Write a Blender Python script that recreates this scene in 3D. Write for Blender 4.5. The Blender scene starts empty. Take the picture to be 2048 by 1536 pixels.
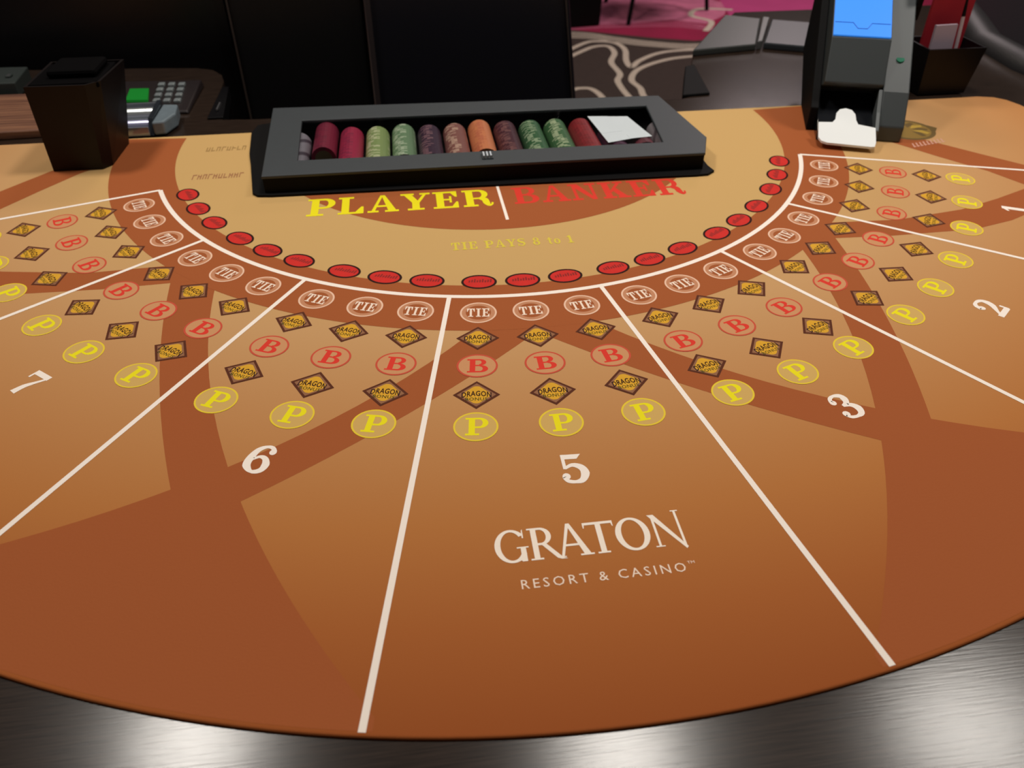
import bpy, bmesh, math, random
from math import sin, cos, pi, radians as rad
from mathutils import Vector, Matrix
random.seed(4)
sc = bpy.context.scene
C = sc.collection

# ------------------------------------------------------------------ units
# Table drawing units: 1 unit = 0.5 m, origin = centre of the printed arcs,
# x to the right, y towards the dealer, z = 0 on the felt (0.75 m high).
S = 0.5
H = 0.75
def w3(x, y, z=0.0):
    return Vector((x*S, y*S, H + z*S))

# ------------------------------------------------------------------ camera
cd = bpy.data.cameras.new('camera')
cam = bpy.data.objects.new('camera', cd); C.objects.link(cam)
cd.sensor_width = 36.0
cd.lens = 1567.71/2048*36.0
cd.clip_start = 0.01
cd.dof.use_dof = True; cd.dof.focus_distance = 0.80; cd.dof.aperture_fstop = 7.0
r_, u_, b_ = (0.991526, -0.12989, -0.002198), (0.08286, 0.619304, 0.780767), (-0.100053, -0.774333, 0.624818)
M = Matrix(((r_[0], u_[0], b_[0]), (r_[1], u_[1], b_[1]), (r_[2], u_[2], b_[2]))).to_4x4()
M.translation = w3(-0.23888, -2.61737, 1.0)
cam.matrix_world = M
sc.camera = cam

# ------------------------------------------------------------------ world, lamps, exposure
sc.view_settings.view_transform = 'Standard'
sc.view_settings.look = 'None'
sc.view_settings.gamma = 1.0
sc.view_settings.use_curve_mapping = False
sc.view_settings.exposure = -0.5
wd = bpy.data.worlds.new('world'); sc.world = wd; wd.use_nodes = True
bg = wd.node_tree.nodes['Background']
bg.inputs[0].default_value = (1.0, 0.88, 0.82, 1); bg.inputs[1].default_value = 0.08

def area(name, loc, size, power, col, aim=(0, 0, -1), spread=180):
    l = bpy.data.lights.new(name, 'AREA'); l.shape = 'DISK'; l.size = size; l.energy = power; l.color = col
    l.spread = rad(spread)
    o = bpy.data.objects.new(name, l); C.objects.link(o); o.location = w3(*loc)
    o.rotation_euler = Vector(aim).to_track_quat('-Z', 'Y').to_euler()
    return o
WARM = (1.0, 0.86, 0.70)
area('ceiling_lamp_light', (-1.98, 0.15, 4.0), 0.34, 26, (1.0, 0.94, 0.86))
area('ceiling_lamp_light', (0.76, -0.30, 4.0), 0.34, 24, (1.0, 0.94, 0.86))
area('ceiling_lamp_light', (3.05, -0.45, 4.0), 0.44, 24, (1.0, 0.94, 0.86))
area('ceiling_lamp_light', (0.2, 3.6, 4.6), 0.5, 16, WARM)  # unseen lamp added to light the cabinets
area('carpet_fill_light', (4.6, 7.2, 4.0), 0.9, 55, (1.0, 0.84, 0.84))  # unseen fill light added to bring out the pink of the carpet

# ------------------------------------------------------------------ materials
def lin(c):
    return tuple(((v/255)/12.92 if v/255 <= 0.04045 else ((v/255+0.055)/1.055)**2.4) for v in c) + (1.0,)
def mat(name, col, rough=0.6, metal=0.0, spec=0.5, noise=0.0, nscale=40, bump=0.0, bscale=400, emit=None, estr=0, coat=0.0):
    m = bpy.data.materials.new(name); m.use_nodes = True
    nt = m.node_tree; p = nt.nodes['Principled BSDF']
    c = lin(col)
    p.inputs['Base Color'].default_value = c
    p.inputs['Roughness'].default_value = rough
    p.inputs['Metallic'].default_value = metal
    p.inputs['Specular IOR Level'].default_value = spec
    p.inputs['Coat Weight'].default_value = coat
    tc = nt.nodes.new('ShaderNodeTexCoord')
    if noise:
        n = nt.nodes.new('ShaderNodeTexNoise'); n.inputs['Scale'].default_value = nscale; n.inputs['Detail'].default_value = 4
        nt.links.new(tc.outputs['Object'], n.inputs['Vector'])
        mx = nt.nodes.new('ShaderNodeMix'); mx.data_type = 'RGBA'
        mx.inputs[6].default_value = tuple(v*(1-noise) for v in c[:3])+(1,)
        mx.inputs[7].default_value = tuple(min(1, v*(1+noise)) for v in c[:3])+(1,)
        nt.links.new(n.outputs['Fac'], mx.inputs[0]); nt.links.new(mx.outputs[2], p.inputs['Base Color'])
    if bump:
        n2 = nt.nodes.new('ShaderNodeTexNoise'); n2.inputs['Scale'].default_value = bscale
        nt.links.new(tc.outputs['Object'], n2.inputs['Vector'])
        bp = nt.nodes.new('ShaderNodeBump'); bp.inputs['Strength'].default_value = bump; bp.inputs['Distance'].default_value = 0.001
        nt.links.new(n2.outputs['Fac'], bp.inputs['Height']); nt.links.new(bp.outputs['Normal'], p.inputs['Normal'])
    if emit:
        p.inputs['Emission Color'].default_value = lin(emit); p.inputs['Emission Strength'].default_value = estr
    return m

def felt_mat():
    # printed colour runs from tan at the dealer's arc to burnt orange at the players' edge
    m = bpy.data.materials.new('felt print tan'); m.use_nodes = True
    nt = m.node_tree; p = nt.nodes['Principled BSDF']; p.inputs['Roughness'].default_value = 0.9
    p.inputs['Specular IOR Level'].default_value = 0.15
    g = nt.nodes.new('ShaderNodeNewGeometry')
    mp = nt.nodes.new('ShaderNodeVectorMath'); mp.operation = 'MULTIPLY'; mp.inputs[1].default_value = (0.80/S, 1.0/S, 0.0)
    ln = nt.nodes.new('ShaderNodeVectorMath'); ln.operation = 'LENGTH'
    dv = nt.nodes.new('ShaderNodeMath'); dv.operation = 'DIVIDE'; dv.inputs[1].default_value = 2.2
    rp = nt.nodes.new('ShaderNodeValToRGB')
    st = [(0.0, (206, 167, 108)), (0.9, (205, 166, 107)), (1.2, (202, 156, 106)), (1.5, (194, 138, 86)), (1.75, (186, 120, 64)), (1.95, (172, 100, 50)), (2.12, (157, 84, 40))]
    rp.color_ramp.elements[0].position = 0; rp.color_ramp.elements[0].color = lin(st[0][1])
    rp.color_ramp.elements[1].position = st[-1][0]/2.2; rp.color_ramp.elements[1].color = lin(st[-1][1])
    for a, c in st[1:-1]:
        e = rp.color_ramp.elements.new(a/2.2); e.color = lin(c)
    L = nt.links.new
    L(g.outputs['Position'], mp.inputs[0]); L(mp.outputs[0], ln.inputs[0]); L(ln.outputs['Value'], dv.inputs[0]); L(dv.outputs[0], rp.inputs[0])
    n = nt.nodes.new('ShaderNodeTexNoise'); n.inputs['Scale'].default_value = 500
    L(g.outputs['Position'], n.inputs['Vector'])
    mx = nt.nodes.new('ShaderNodeMix'); mx.data_type = 'RGBA'; mx.blend_type = 'MULTIPLY'; mx.inputs[0].default_value = 0.25
    L(rp.outputs[0], mx.inputs[6]); L(n.outputs['Color'], mx.inputs[7])
    hs = nt.nodes.new('ShaderNodeMix'); hs.data_type = 'RGBA'; hs.inputs[0].default_value = 0.0
    L(rp.outputs[0], p.inputs['Base Color'])
    bp = nt.nodes.new('ShaderNodeBump'); bp.inputs['Strength'].default_value = 0.15; bp.inputs['Distance'].default_value = 0.0005
    L(n.outputs['Fac'], bp.inputs['Height']); L(bp.outputs['Normal'], p.inputs['Normal'])
    return m

def laminate_mat():
    m = bpy.data.materials.new('dark brushed laminate'); m.use_nodes = True
    nt = m.node_tree; p = nt.nodes['Principled BSDF']; L = nt.links.new
    tc = nt.nodes.new('ShaderNodeTexCoord')
    mp = nt.nodes.new('ShaderNodeMapping'); mp.inputs['Scale'].default_value = (6, 160, 160); mp.inputs['Rotation'].default_value = (0, 0, rad(32))
    n = nt.nodes.new('ShaderNodeTexNoise'); n.inputs['Scale'].default_value = 4; n.inputs['Detail'].default_value = 5
    rp = nt.nodes.new('ShaderNodeValToRGB')
    rp.color_ramp.elements[0].position = 0.3; rp.color_ramp.elements[0].color = lin((30, 22, 18))
    rp.color_ramp.elements[1].position = 0.7; rp.color_ramp.elements[1].color = lin((54, 42, 35))
    bp = nt.nodes.new('ShaderNodeBump'); bp.inputs['Strength'].default_value = 0.12; bp.inputs['Distance'].default_value = 0.0005
    L(tc.outputs['Object'], mp.inputs[0]); L(mp.outputs[0], n.inputs['Vector']); L(n.outputs['Fac'], rp.inputs[0])
    L(rp.outputs[0], p.inputs['Base Color']); L(n.outputs['Fac'], bp.inputs['Height']); L(bp.outputs['Normal'], p.inputs['Normal'])
    p.inputs['Roughness'].default_value = 0.19; p.inputs['Specular IOR Level'].default_value = 0.35
    return m

def glass_mat(name, tint, gl=0.05, rough=0.05):
    m = bpy.data.materials.new(name); m.use_nodes = True
    nt = m.node_tree; nt.nodes.remove(nt.nodes['Principled BSDF']); out = nt.nodes['Material Output']
    t = nt.nodes.new('ShaderNodeBsdfTransparent'); t.inputs[0].default_value = tint
    g = nt.nodes.new('ShaderNodeBsdfGlossy'); g.inputs['Roughness'].default_value = rough
    mx = nt.nodes.new('ShaderNodeMixShader')
    mx.inputs[0].default_value = gl; nt.links.new(t.outputs[0], mx.inputs[1]); nt.links.new(g.outputs[0], mx.inputs[2])
    nt.links.new(mx.outputs[0], out.inputs[0])
    return m

FELT = felt_mat()
LAM = laminate_mat()
BROWN = mat('felt print brown', (166, 91, 50), 0.9, spec=0.15, bump=0.15, bscale=500)
WHITE = mat('printed white', (255, 242, 230), 0.85, spec=0.15)
CREAM = mat('printed cream', (240, 198, 170), 0.85, spec=0.15)
CREAM2 = mat('printed cream letters', (250, 226, 206), 0.85, spec=0.15)
YEL = mat('printed yellow', (242, 228, 30), 0.85, spec=0.15)
YELR = mat('printed yellow ring', (236, 205, 60), 0.85, spec=0.15)
YELF = mat('printed pale yellow', (215, 195, 105), 0.85, spec=0.15)
RED = mat('printed red', (222, 62, 48), 0.85, spec=0.15)
REDR = mat('printed red ring', (204, 84, 62), 0.85, spec=0.15)
REDO = mat('printed spot red', (208, 50, 44), 0.85, spec=0.15, noise=0.12, nscale=60)
INK = mat('printed black', (48, 24, 20), 0.85, spec=0.15)
INKG = mat('printed olive ink', (74, 70, 24), 0.85, spec=0.15)
DBR = mat('printed dark brown', (92, 48, 32), 0.85, spec=0.15)
MBR = mat('printed mid brown', (150, 104, 74), 0.85, spec=0.15)
ORG = mat('printed orange', (222, 166, 50), 0.85, spec=0.15, noise=0.08, nscale=80)
FAINT = mat('printed faint brown', (165, 115, 80), 0.85, spec=0.15)
FAINTG = mat('printed faint olive', (165, 130, 80), 0.85, spec=0.15)
BLK = mat('black plastic', (9, 8, 11), 0.4, spec=0.25)
BLKM = mat('matt black', (9, 8, 9), 0.7, spec=0.15)
BLKV = mat('black vinyl', (22, 20, 22), 0.5, bump=0.3, bscale=300)
GREY = mat('charcoal painted metal', (56, 61, 65), 0.55, noise=0.06, nscale=60)
GREY2 = mat('slate grey plastic', (60, 66, 68), 0.42)
STEEL = mat('brushed steel', (190, 190, 195), 0.25, metal=0.9)
CLEARISH = mat('silver clear acrylic', (150, 155, 165), 0.18, metal=0.5, coat=0.6)
PAPER = mat('white paper', (245, 245, 250), 0.8, noise=0.03)
GLASS = glass_mat('clear acrylic', (0.93, 0.95, 0.95, 1))
SMOKE = glass_mat('smoked acrylic', (0.10, 0.07, 0.07, 1), rough=0.15)

# ------------------------------------------------------------------ builders
def tag(o, label=None, cat=None, group=None, kind=None):
    if label: o['label'] = label
    if cat: o['category'] = cat
    if group: o['group'] = group
    if kind: o['kind'] = kind
    return o
def thing(name, label, cat, at, group=None, rz=0.0):
    o = bpy.data.objects.new(name, None); C.objects.link(o)
    o.location = w3(*at); o.rotation_euler = (0, 0, rz); o.empty_display_size = 0.05
    return tag(o, label, cat, group)
def put(name, me, parent=None, mats=None):
    """link a mesh whose vertices are in world space under parent, keeping it in place"""
    o = bpy.data.objects.new(name, me); C.objects.link(o)
    if mats:
        for m in (mats if isinstance(mats, (list, tuple)) else [mats]): me.materials.append(m)
    if parent is not None:
        base = parent.location.copy(); rz = parent.rotation_euler.z
        p = parent
        if p.parent is not None:
            base = base + p.parent.location      # parts carry no rotation of their own here
        me.transform(Matrix.Rotation(-rz, 4, 'Z') @ Matrix.Translation(-base))
        o.parent = parent
    return o
def put_local(name, me, parent, mats=None, loc=(0, 0, 0), rz=0):
    """mesh already in the parent's own metres"""
    o = bpy.data.objects.new(name, me); C.objects.link(o)
    if mats:
        for m in (mats if isinstance(mats, (list, tuple)) else [mats]): me.materials.append(m)
    o.parent = parent; o.location = loc; o.rotation_euler = (0, 0, rz)
    return o
def origin_to_centre(o):
    me = o.data; c = sum((v.co for v in me.vertices), Vector())/len(me.vertices)
    zmin = min(v.co.z for v in me.vertices)
    c.z = zmin
    me.transform(Matrix.Translation(-c)); o.location = o.location + c
    return o

class MB:
    """collects polygons; coordinates in drawing units"""
    def __init__(s): s.v = []; s.f = []; s.m = []
    def poly(s, pts, mi=0):
        b = len(s.v); s.v += [tuple(p) for p in pts]; s.f.append(tuple(range(b, b+len(pts)))); s.m.append(mi)
    def flat(s, pts2, z, mi=0):
        s.poly([(x, y, z) for x, y in pts2], mi)
    def prism(s, pts2, z0, z1, mi=0, top=None):
        """pts2 anticlockwise; top = optional other outline for the upper face"""
        t = top or pts2
        n = len(pts2); b = len(s.v)
        s.v += [(x, y, z0) for x, y in pts2] + [(x, y, z1) for x, y in t]
        s.f.append(tuple(b+n+i for i in range(n))); s.m.append(mi)
        s.f.append(tuple(b+n-1-i for i in range(n))); s.m.append(mi)
        for i in range(n):
            j = (i+1) % n; s.f.append((b+i, b+j, b+n+j, b+n+i)); s.m.append(mi)
    def box(s, x0, x1, y0, y1, z0, z1, mi=0):
        s.prism([(x0, y0), (x1, y0), (x1, y1), (x0, y1)], z0, z1, mi)
    def hexa(s, lo, hi, mi=0):
        b = len(s.v); n = len(lo); s.v += [tuple(p) for p in lo+hi]
        s.f.append(tuple(b+n+i for i in range(n))); s.m.append(mi)
        s.f.append(tuple(b+n-1-i for i in range(n))); s.m.append(mi)
        for i in range(n):
            j = (i+1) % n; s.f.append((b+i, b+j, b+n+j, b+n+i)); s.m.append(mi)
    def tube(s, path, r, seg=8, mi=0, caps=True):
        rings = []
        for i, p in enumerate(path):
            p = Vector(p); a = Vector(path[max(0, i-1)]); c = Vector(path[min(len(path)-1, i+1)])
            d = (c-a).normalized(); q = d.to_track_quat('Z', 'Y')
            rr = r[i] if isinstance(r, (list, tuple)) else r
            b = len(s.v)
            for k in range(seg):
                t = 2*pi*k/seg; s.v.append(tuple(p + q @ Vector((rr*cos(t), rr*sin(t), 0))))
            rings.append(b)
        for a, b in zip(rings, rings[1:]):
            for k in range(seg):
                j = (k+1) % seg; s.f.append((a+k, a+j, b+j, b+k)); s.m.append(mi)
        if caps:
            s.f.append(tuple(rings[0]+seg-1-k for k in range(seg))); s.m.append(mi)
            s.f.append(tuple(rings[-1]+k for k in range(seg))); s.m.append(mi)
    def mesh(s, name, world=True, bevel=0.0, bseg=2):
        me = bpy.data.meshes.new(name)
        vs = [tuple(w3(*p)) if world else (p[0]*S, p[1]*S, p[2]*S) for p in s.v]
        me.from_pydata(vs, [], s.f)
        for p, m in zip(me.polygons, s.m): p.material_index = m
        bm = bmesh.new(); bm.from_mesh(me)
        if bevel:
            bmesh.ops.recalc_face_normals(bm, faces=bm.faces)
            ed = [e for e in bm.edges if len(e.link_faces) == 2 and e.calc_face_angle(0) > 0.6]
            bmesh.ops.bevel(bm, geom=ed, offset=bevel*S, segments=bseg, affect='EDGES', profile=0.5, clamp_overlap=True)
        bmesh.ops.recalc_face_normals(bm, faces=bm.faces)
        bm.to_mesh(me); bm.free()
        return me

def inset(poly, d):
    n = len(poly); out = []
    for i in range(n):
        p0, p1, p2 = Vector(poly[i-1]), Vector(poly[i]), Vector(poly[(i+1) % n])
        e1 = (p1-p0).normalized(); e2 = (p2-p1).normalized(); n1 = Vector((-e1.y, e1.x)); n2 = Vector((-e2.y, e2.x))
        b = (n1+n2).normalized(); out.append(tuple(p1 + b*d/max(.3, b.dot(n1))))
    return out
def signed(l): return sum(l[i-1][0]*l[i][1]-l[i][0]*l[i-1][1] for i in range(len(l)))
def inside(p, l):
    c = False; n = len(l)
    for i in range(n):
        (x0, y0), (x1, y1) = l[i-1], l[i]
        if (y0 > p[1]) != (y1 > p[1]) and p[0] < (x1-x0)*(p[1]-y0)/(y1-y0)+x0: c = not c
    return c
def solid(name, loops, z0, z1, bevel=0.0):
    """slab with a filled outline (first loop) and holes (other loops), top edge rounded by bevel"""
    from mathutils.geometry import delaunay_2d_cdt
    L = [l if (signed(l) > 0) == (k == 0) else l[::-1] for k, l in enumerate(loops)]
    V, F = [], []
    def cap(ls, z, up):
        pts = [Vector(p) for l in ls for p in l]; ed = []; b = 0
        for l in ls: ed += [(b+i, b+(i+1) % len(l)) for i in range(len(l))]; b += len(l)
        vs, es, fs, _, _, _ = delaunay_2d_cdt(pts, ed, [], 0, 1e-7)
        o = len(V); V.extend((v.x, v.y, z) for v in vs)
        for f in fs:
            c = sum((vs[i] for i in f), Vector((0, 0)))/len(f)
            if inside(c, ls[0]) and not any(inside(c, h) for h in ls[1:]):
                F.append(tuple(o+i for i in (f if up else f[::-1])))
    rings = [(0.0, z0), (0.0, z1)] if not bevel else [(0.0, z0), (0.0, z1-bevel), (bevel*.13, z1-bevel*.5), (bevel*.5, z1-bevel*.13), (bevel, z1)]
    lay = [[inset(l, d) if d else l for l in L] for d, z in rings]
    cap(lay[0], z0, False); cap(lay[-1], z1, True)
    for (la, (d0, za)), (lb, (d1, zb)) in zip(zip(lay, rings), list(zip(lay, rings))[1:]):
        for p, q in zip(la, lb):
            n = len(p); o = len(V); V.extend((x, y, za) for x, y in p); V.extend((x, y, zb) for x, y in q)
            for i in range(n):
                j = (i+1) % n; F.append((o+i, o+j, o+n+j, o+n+i))
    me = bpy.data.meshes.new(name); me.from_pydata([tuple(w3(*v)) for v in V], [], F)
    bm = bmesh.new(); bm.from_mesh(me); bmesh.ops.remove_doubles(bm, verts=bm.verts, dist=1e-6); bmesh.ops.recalc_face_normals(bm, faces=bm.faces); bm.to_mesh(me); bm.free()
    return me

def arc(cx, cy, r, a0, a1, n=48):
    """angles measured from the downward axis, positive to the right"""
    return [(cx + r*sin(rad(a0+(a1-a0)*i/n)), cy - r*cos(rad(a0+(a1-a0)*i/n))) for i in range(n+1)]
def xarc(cx, cy, r, a0, a1, n=24):
    return [(cx + r*cos(rad(a0+(a1-a0)*i/n)), cy + r*sin(rad(a0+(a1-a0)*i/n))) for i in range(n+1)]
def rot2(p, a):
    return (p[0]*cos(a)-p[1]*sin(a), p[0]*sin(a)+p[1]*cos(a))
def ellipse(rx, ry, n=40):
    return [(rx*cos(2*pi*i/n), ry*sin(2*pi*i/n)) for i in range(n)]
def ringfaces(mb, rx, ry, w, z, mi, n=40):
    o = ellipse(rx, ry, n); i_ = ellipse(rx-w, ry-w, n)
    for k in range(n):
        j = (k+1) % n; mb.flat([o[k], o[j], i_[j], i_[k]], z, mi)

# ------------------------------------------------------------------ lettering (drawn glyphs, height 1)
def STR(pts, ws):
    """stroke of varying width along a polyline -> quads"""
    if len(pts) > 3:
        P = [Vector(p) for p in pts]; W = list(ws) if isinstance(ws, (list, tuple)) else [ws]*len(P); np_, nw = [], []
        for i in range(len(P)-1):
            a, b, c, d = P[max(0, i-1)], P[i], P[i+1], P[min(len(P)-1, i+2)]
            for k in range(4):
                t = k/4; np_.append(tuple(0.5*((2*b)+(c-a)*t+(2*a-5*b+4*c-d)*t*t+(-a+3*b-3*c+d)*t**3))); nw.append(W[i]*(1-t)+W[i+1]*t)
        pts = np_+[tuple(P[-1])]; ws = nw+[W[-1]]
    out = []; n = len(pts); off = []
    for i in range(n):
        a = Vector(pts[max(0, i-1)]); b = Vector(pts[min(n-1, i+1)]); d = (b-a).normalized(); nn = Vector((-d.y, d.x))
        w = ws[i] if isinstance(ws, (list, tuple)) else ws
        off.append((Vector(pts[i])+nn*w/2, Vector(pts[i])-nn*w/2))
    for (a, b), (c, d) in zip(off, off[1:]): out.append([tuple(a), tuple(b), tuple(d), tuple(c)])
    return out
def EA(cx, cy, rx, ry, a0, a1, wx, wy, n=16):
    """elliptic band: thick wx where vertical, wy where horizontal"""
    o = []; 
    for k in range(n):
        q = []
        for t, inn in ((k, 0), (k+1, 0), (k+1, 1), (k, 1)):
            a = rad(a0+(a1-a0)*t/n)
            q.append((cx+(rx-(wx if inn else 0))*cos(a), cy+(ry-(wy if inn else 0))*sin(a)))
        o.append(q)
    return o
def RC(x0, y0, x1, y1): return [[(x0, y0), (x1, y0), (x1, y1), (x0, y1)]]
def QD(*p): return [list(p)]
s_, t_ = 0.26, 0.10     # stem, hairline
SL = {
 'P': (1.0, RC(.16,0,.42,1)+RC(.02,0,.60,t_)+RC(.02,.9,.6,1)+RC(.42,.4,.6,.5)+EA(.6,.7,.38,.3,-90,90,.24,t_)),
 'B': (1.02, RC(.14,0,.40,1)+RC(.02,0,.6,t_)+RC(.02,.9,.58,1)+RC(.4,.47,.6,.56)+EA(.58,.755,.33,.245,-90,90,.22,t_)+EA(.6,.27,.4,.27,-90,90,.25,t_)),
 'L': (.95, RC(.14,0,.40,1)+RC(.02,.9,.55,1)+RC(.02,0,.9,t_)+QD((.9,0),(.9,.4),(.82,.4),(.62,t_),(.62,0))),
 'A': (1.1, QD((.5,1),(.62,1),(1.02,.05),(.74,.05))+QD((.46,1),(.56,1),(.26,.05),(.14,.05))+RC(.02,0,.40,t_)+RC(.62,0,1.1,t_)+RC(.3,.3,.8,.4)),
 'Y': (1.05, RC(.40,0,.66,.5)+QD((.1,.95),(.38,.95),(.66,.45),(.42,.42))+QD((.82,.95),(.93,.95),(.66,.42),(.56,.48))+RC(.0,.9,.48,1)+RC(.68,.9,1.05,1)+RC(.24,0,.82,t_)),
 'E': (.98, RC(.14,0,.40,1)+RC(.02,0,.9,t_)+RC(.02,.9,.88,1)+RC(.4,.46,.66,.55)+QD((.9,0),(.9,.36),(.83,.36),(.68,t_),(.68,0))+QD((.88,1),(.88,.66),(.81,.66),(.66,.9),(.66,1))+RC(.6,.32,.68,.7)),
 'R': (1.08, RC(.14,0,.40,1)+RC(.02,0,.54,t_)+RC(.02,.9,.6,1)+RC(.4,.43,.62,.52)+EA(.6,.715,.34,.285,-90,90,.22,t_)+STR([(.62,.47),(.8,.38),(.84,.2),(.92,.05),(1.02,.08),(1.05,.2)],[.12,.24,.24,.14,.08,.07])),
 'N': (1.12, RC(.14,0,.26,1)+RC(.84,0,.96,1)+QD((.06,1),(.38,1),(.96,0),(.78,0))+RC(.0,0,.42,t_)+RC(.0,.9,.3,1)+RC(.68,.9,1.1,1)),
 'K': (1.1, RC(.14,0,.40,1)+RC(.02,0,.54,t_)+RC(.02,.9,.54,1)+STR([(.4,.38),(.86,.95)],[.1,.12])+QD((.46,.52),(.62,.68),(1.0,.04),(.7,.04))+RC(.62,.9,1.02,1)+RC(.6,0,1.1,t_)),
 'T': (1.0, RC(.37,0,.63,1)+RC(.06,.9,.94,1)+RC(.2,0,.8,t_)+QD((.04,1),(.04,.6),(.11,.6),(.26,.9),(.26,1))+QD((.96,1),(.96,.6),(.89,.6),(.74,.9),(.74,1))),
 'I': (.62, RC(.18,0,.44,1)+RC(.02,0,.6,t_)+RC(.02,.9,.6,1)),
 'S': (.9, STR([(.78,.74),(.68,.9),(.45,.95),(.2,.86),(.16,.7),(.34,.56),(.6,.46),(.74,.3),(.62,.1),(.4,.05),(.16,.12),(.1,.28)],[.06,.1,.1,.16,.22,.25,.25,.22,.14,.1,.1,.06])+RC(.72,.66,.8,.98)+RC(.06,.02,.14,.34)),
 'C': (1.0, EA(.52,.5,.46,.5,45,315,.25,.1,24)+RC(.8,.6,.88,.95)),
 'O': (1.05, EA(.52,.5,.48,.5,0,360,.26,.09,32)),
 't': (.6, RC(.2,.1,.4,.9)+RC(.04,.6,.56,.7)+STR([(.3,.1),(.42,.04),(.54,.12)],[.16,.1,.06])),
 'o': (.75, EA(.36,.34,.34,.35,0,360,.2,.08,28)),
 '1': (.7, RC(.24,0,.5,1)+RC(.06,0,.68,t_)+QD((.06,.74),(.06,.82),(.3,1),(.4,1),(.26,.82))),
 '2': (.9, STR([(.14,.70),(.2,.88),(.42,.95),(.66,.88),(.72,.7),(.62,.5),(.36,.3),(.12,.1)],[.22,.16,.1,.16,.24,.22,.12,.08])+RC(.06,.02,.8,.2)+RC(.74,.05,.84,.34)+EA(.19,.7,.12,.11,0,360,.12,.11,12)),
 '3': (.9, STR([(.16,.78),(.24,.9),(.42,.95),(.62,.88),(.66,.74),(.56,.58),(.36,.53)],[.14,.12,.1,.18,.24,.16,.08])+STR([(.36,.53),(.6,.48),(.72,.3),(.62,.1),(.42,.05),(.2,.1),(.12,.24)],[.08,.16,.26,.18,.1,.12,.14])+EA(.19,.74,.11,.1,0,360,.11,.1,12)+EA(.17,.25,.12,.11,0,360,.12,.11,12)),
 '5': (.9, RC(.14,.5,.24,1)+QD((.14,1),(.14,.84),(.6,.82),(.74,.98))+STR([(.19,.52),(.42,.62),(.66,.52),(.74,.32),(.62,.1),(.42,.05),(.2,.1),(.12,.24)],[.08,.12,.2,.26,.18,.1,.12,.14])+EA(.18,.25,.12,.11,0,360,.12,.11,12)),
 '6': (.9, STR([(.76,.8),(.64,.92),(.46,.93),(.26,.78),(.18,.5),(.2,.24),(.44,.05),(.68,.12),(.74,.32),(.62,.52),(.44,.57),(.28,.46)],[.14,.12,.1,.18,.25,.24,.1,.18,.24,.16,.1,.08])+EA(.72,.78,.11,.1,0,360,.11,.1,12)),
 '7': (.9, RC(.08,.82,.82,1)+RC(.08,.66,.16,.9)+STR([(.78,.9),(.6,.6),(.46,.34),(.42,.02)],[.08,.12,.2,.26])),
 '8': (.9, EA(.45,.74,.32,.26,0,360,.18,.09,24)+EA(.45,.27,.38,.28,0,360,.22,.09,24)),
 ' ': (.45, []),
 '|': (.3, RC(.1,0,.2,1)),
}
th, tk = .045, .14
TR = {   # classical light roman capitals
 'G': (1.12, EA(.56,.5,.54,.52,38,330,.19,.075,30)+RC(.84,.0,1.01,.44)+RC(.72,.41,1.1,.45)+QD((.93,.72),(.98,.72),(.98,1.0),(.94,.96))+QD((.86,.0),(1.0,.02),(1.0,.1),(.8,.04))),
 'R': (.92, RC(.11,0,.29,1)+RC(.0,0,.4,.05)+RC(.0,.95,.3,1)+EA(.4,.72,.36,.28,-90,90,.17,.07)+RC(.27,.93,.4,1)+RC(.27,.44,.42,.51)+QD((.38,.48),(.54,.5),(1.02,.0),(1.16,-.04),(.96,-.04),(.84,.0))),
 'A': (.92, QD((.38,1.04),(.5,1.04),(1.02,0),(.80,0))+QD((.38,1.04),(.47,.98),(.13,0),(.04,0))+RC(.66,0,1.1,.05)+RC(.2,.32,.74,.385)+RC(-.04,0,.2,.03)),
 'T': (.98, RC(.41,0,.59,1)+RC(.02,.92,.98,1)+RC(.3,0,.7,.05)+QD((.0,.82),(.03,.82),(.08,1),(.0,1))+QD((1,.82),(.97,.82),(.92,1),(1,1))),
 'O': (1.16, EA(.58,.5,.56,.53,0,360,.20,.075,40)),
 'N': (1.15, RC(.15,0,.23,1)+RC(.96,-.02,1.04,1.12)+QD((.05,1.04),(.27,1.04),(1.07,-.06),(1.0,-.12))+RC(.04,0,.34,.035)+RC(.88,1.09,1.13,1.125)),
}
def text_polys(txt, font, height, width=None, track=0.08):
    x = 0; out = []
    for ch in txt:
        adv, ps = font[ch]
        for p in ps: out.append([(px+x, py) for px, py in p])
        x += adv + track
    x -= track
    sx = (width/(x*height)) if width else 1.0
    return [[(px*height*sx, py*height) for px, py in p] for p in out], x*height*sx
def add_text(mb, txt, font, height, width, cx, cy, ang, z, mi=0, track=0.08, centre=True):
    ps, wd_ = text_polys(txt, font, height, width, track)
    for k, p in enumerate(ps):
        q = [(a-(wd_/2 if centre else 0), b-(height/2 if centre else 0)) for a, b in p]
        q = [rot2(v, ang) for v in q]
        mb.flat([(a+cx, b+cy) for a, b in q], z+0.000004*(k % 7), mi)
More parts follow.
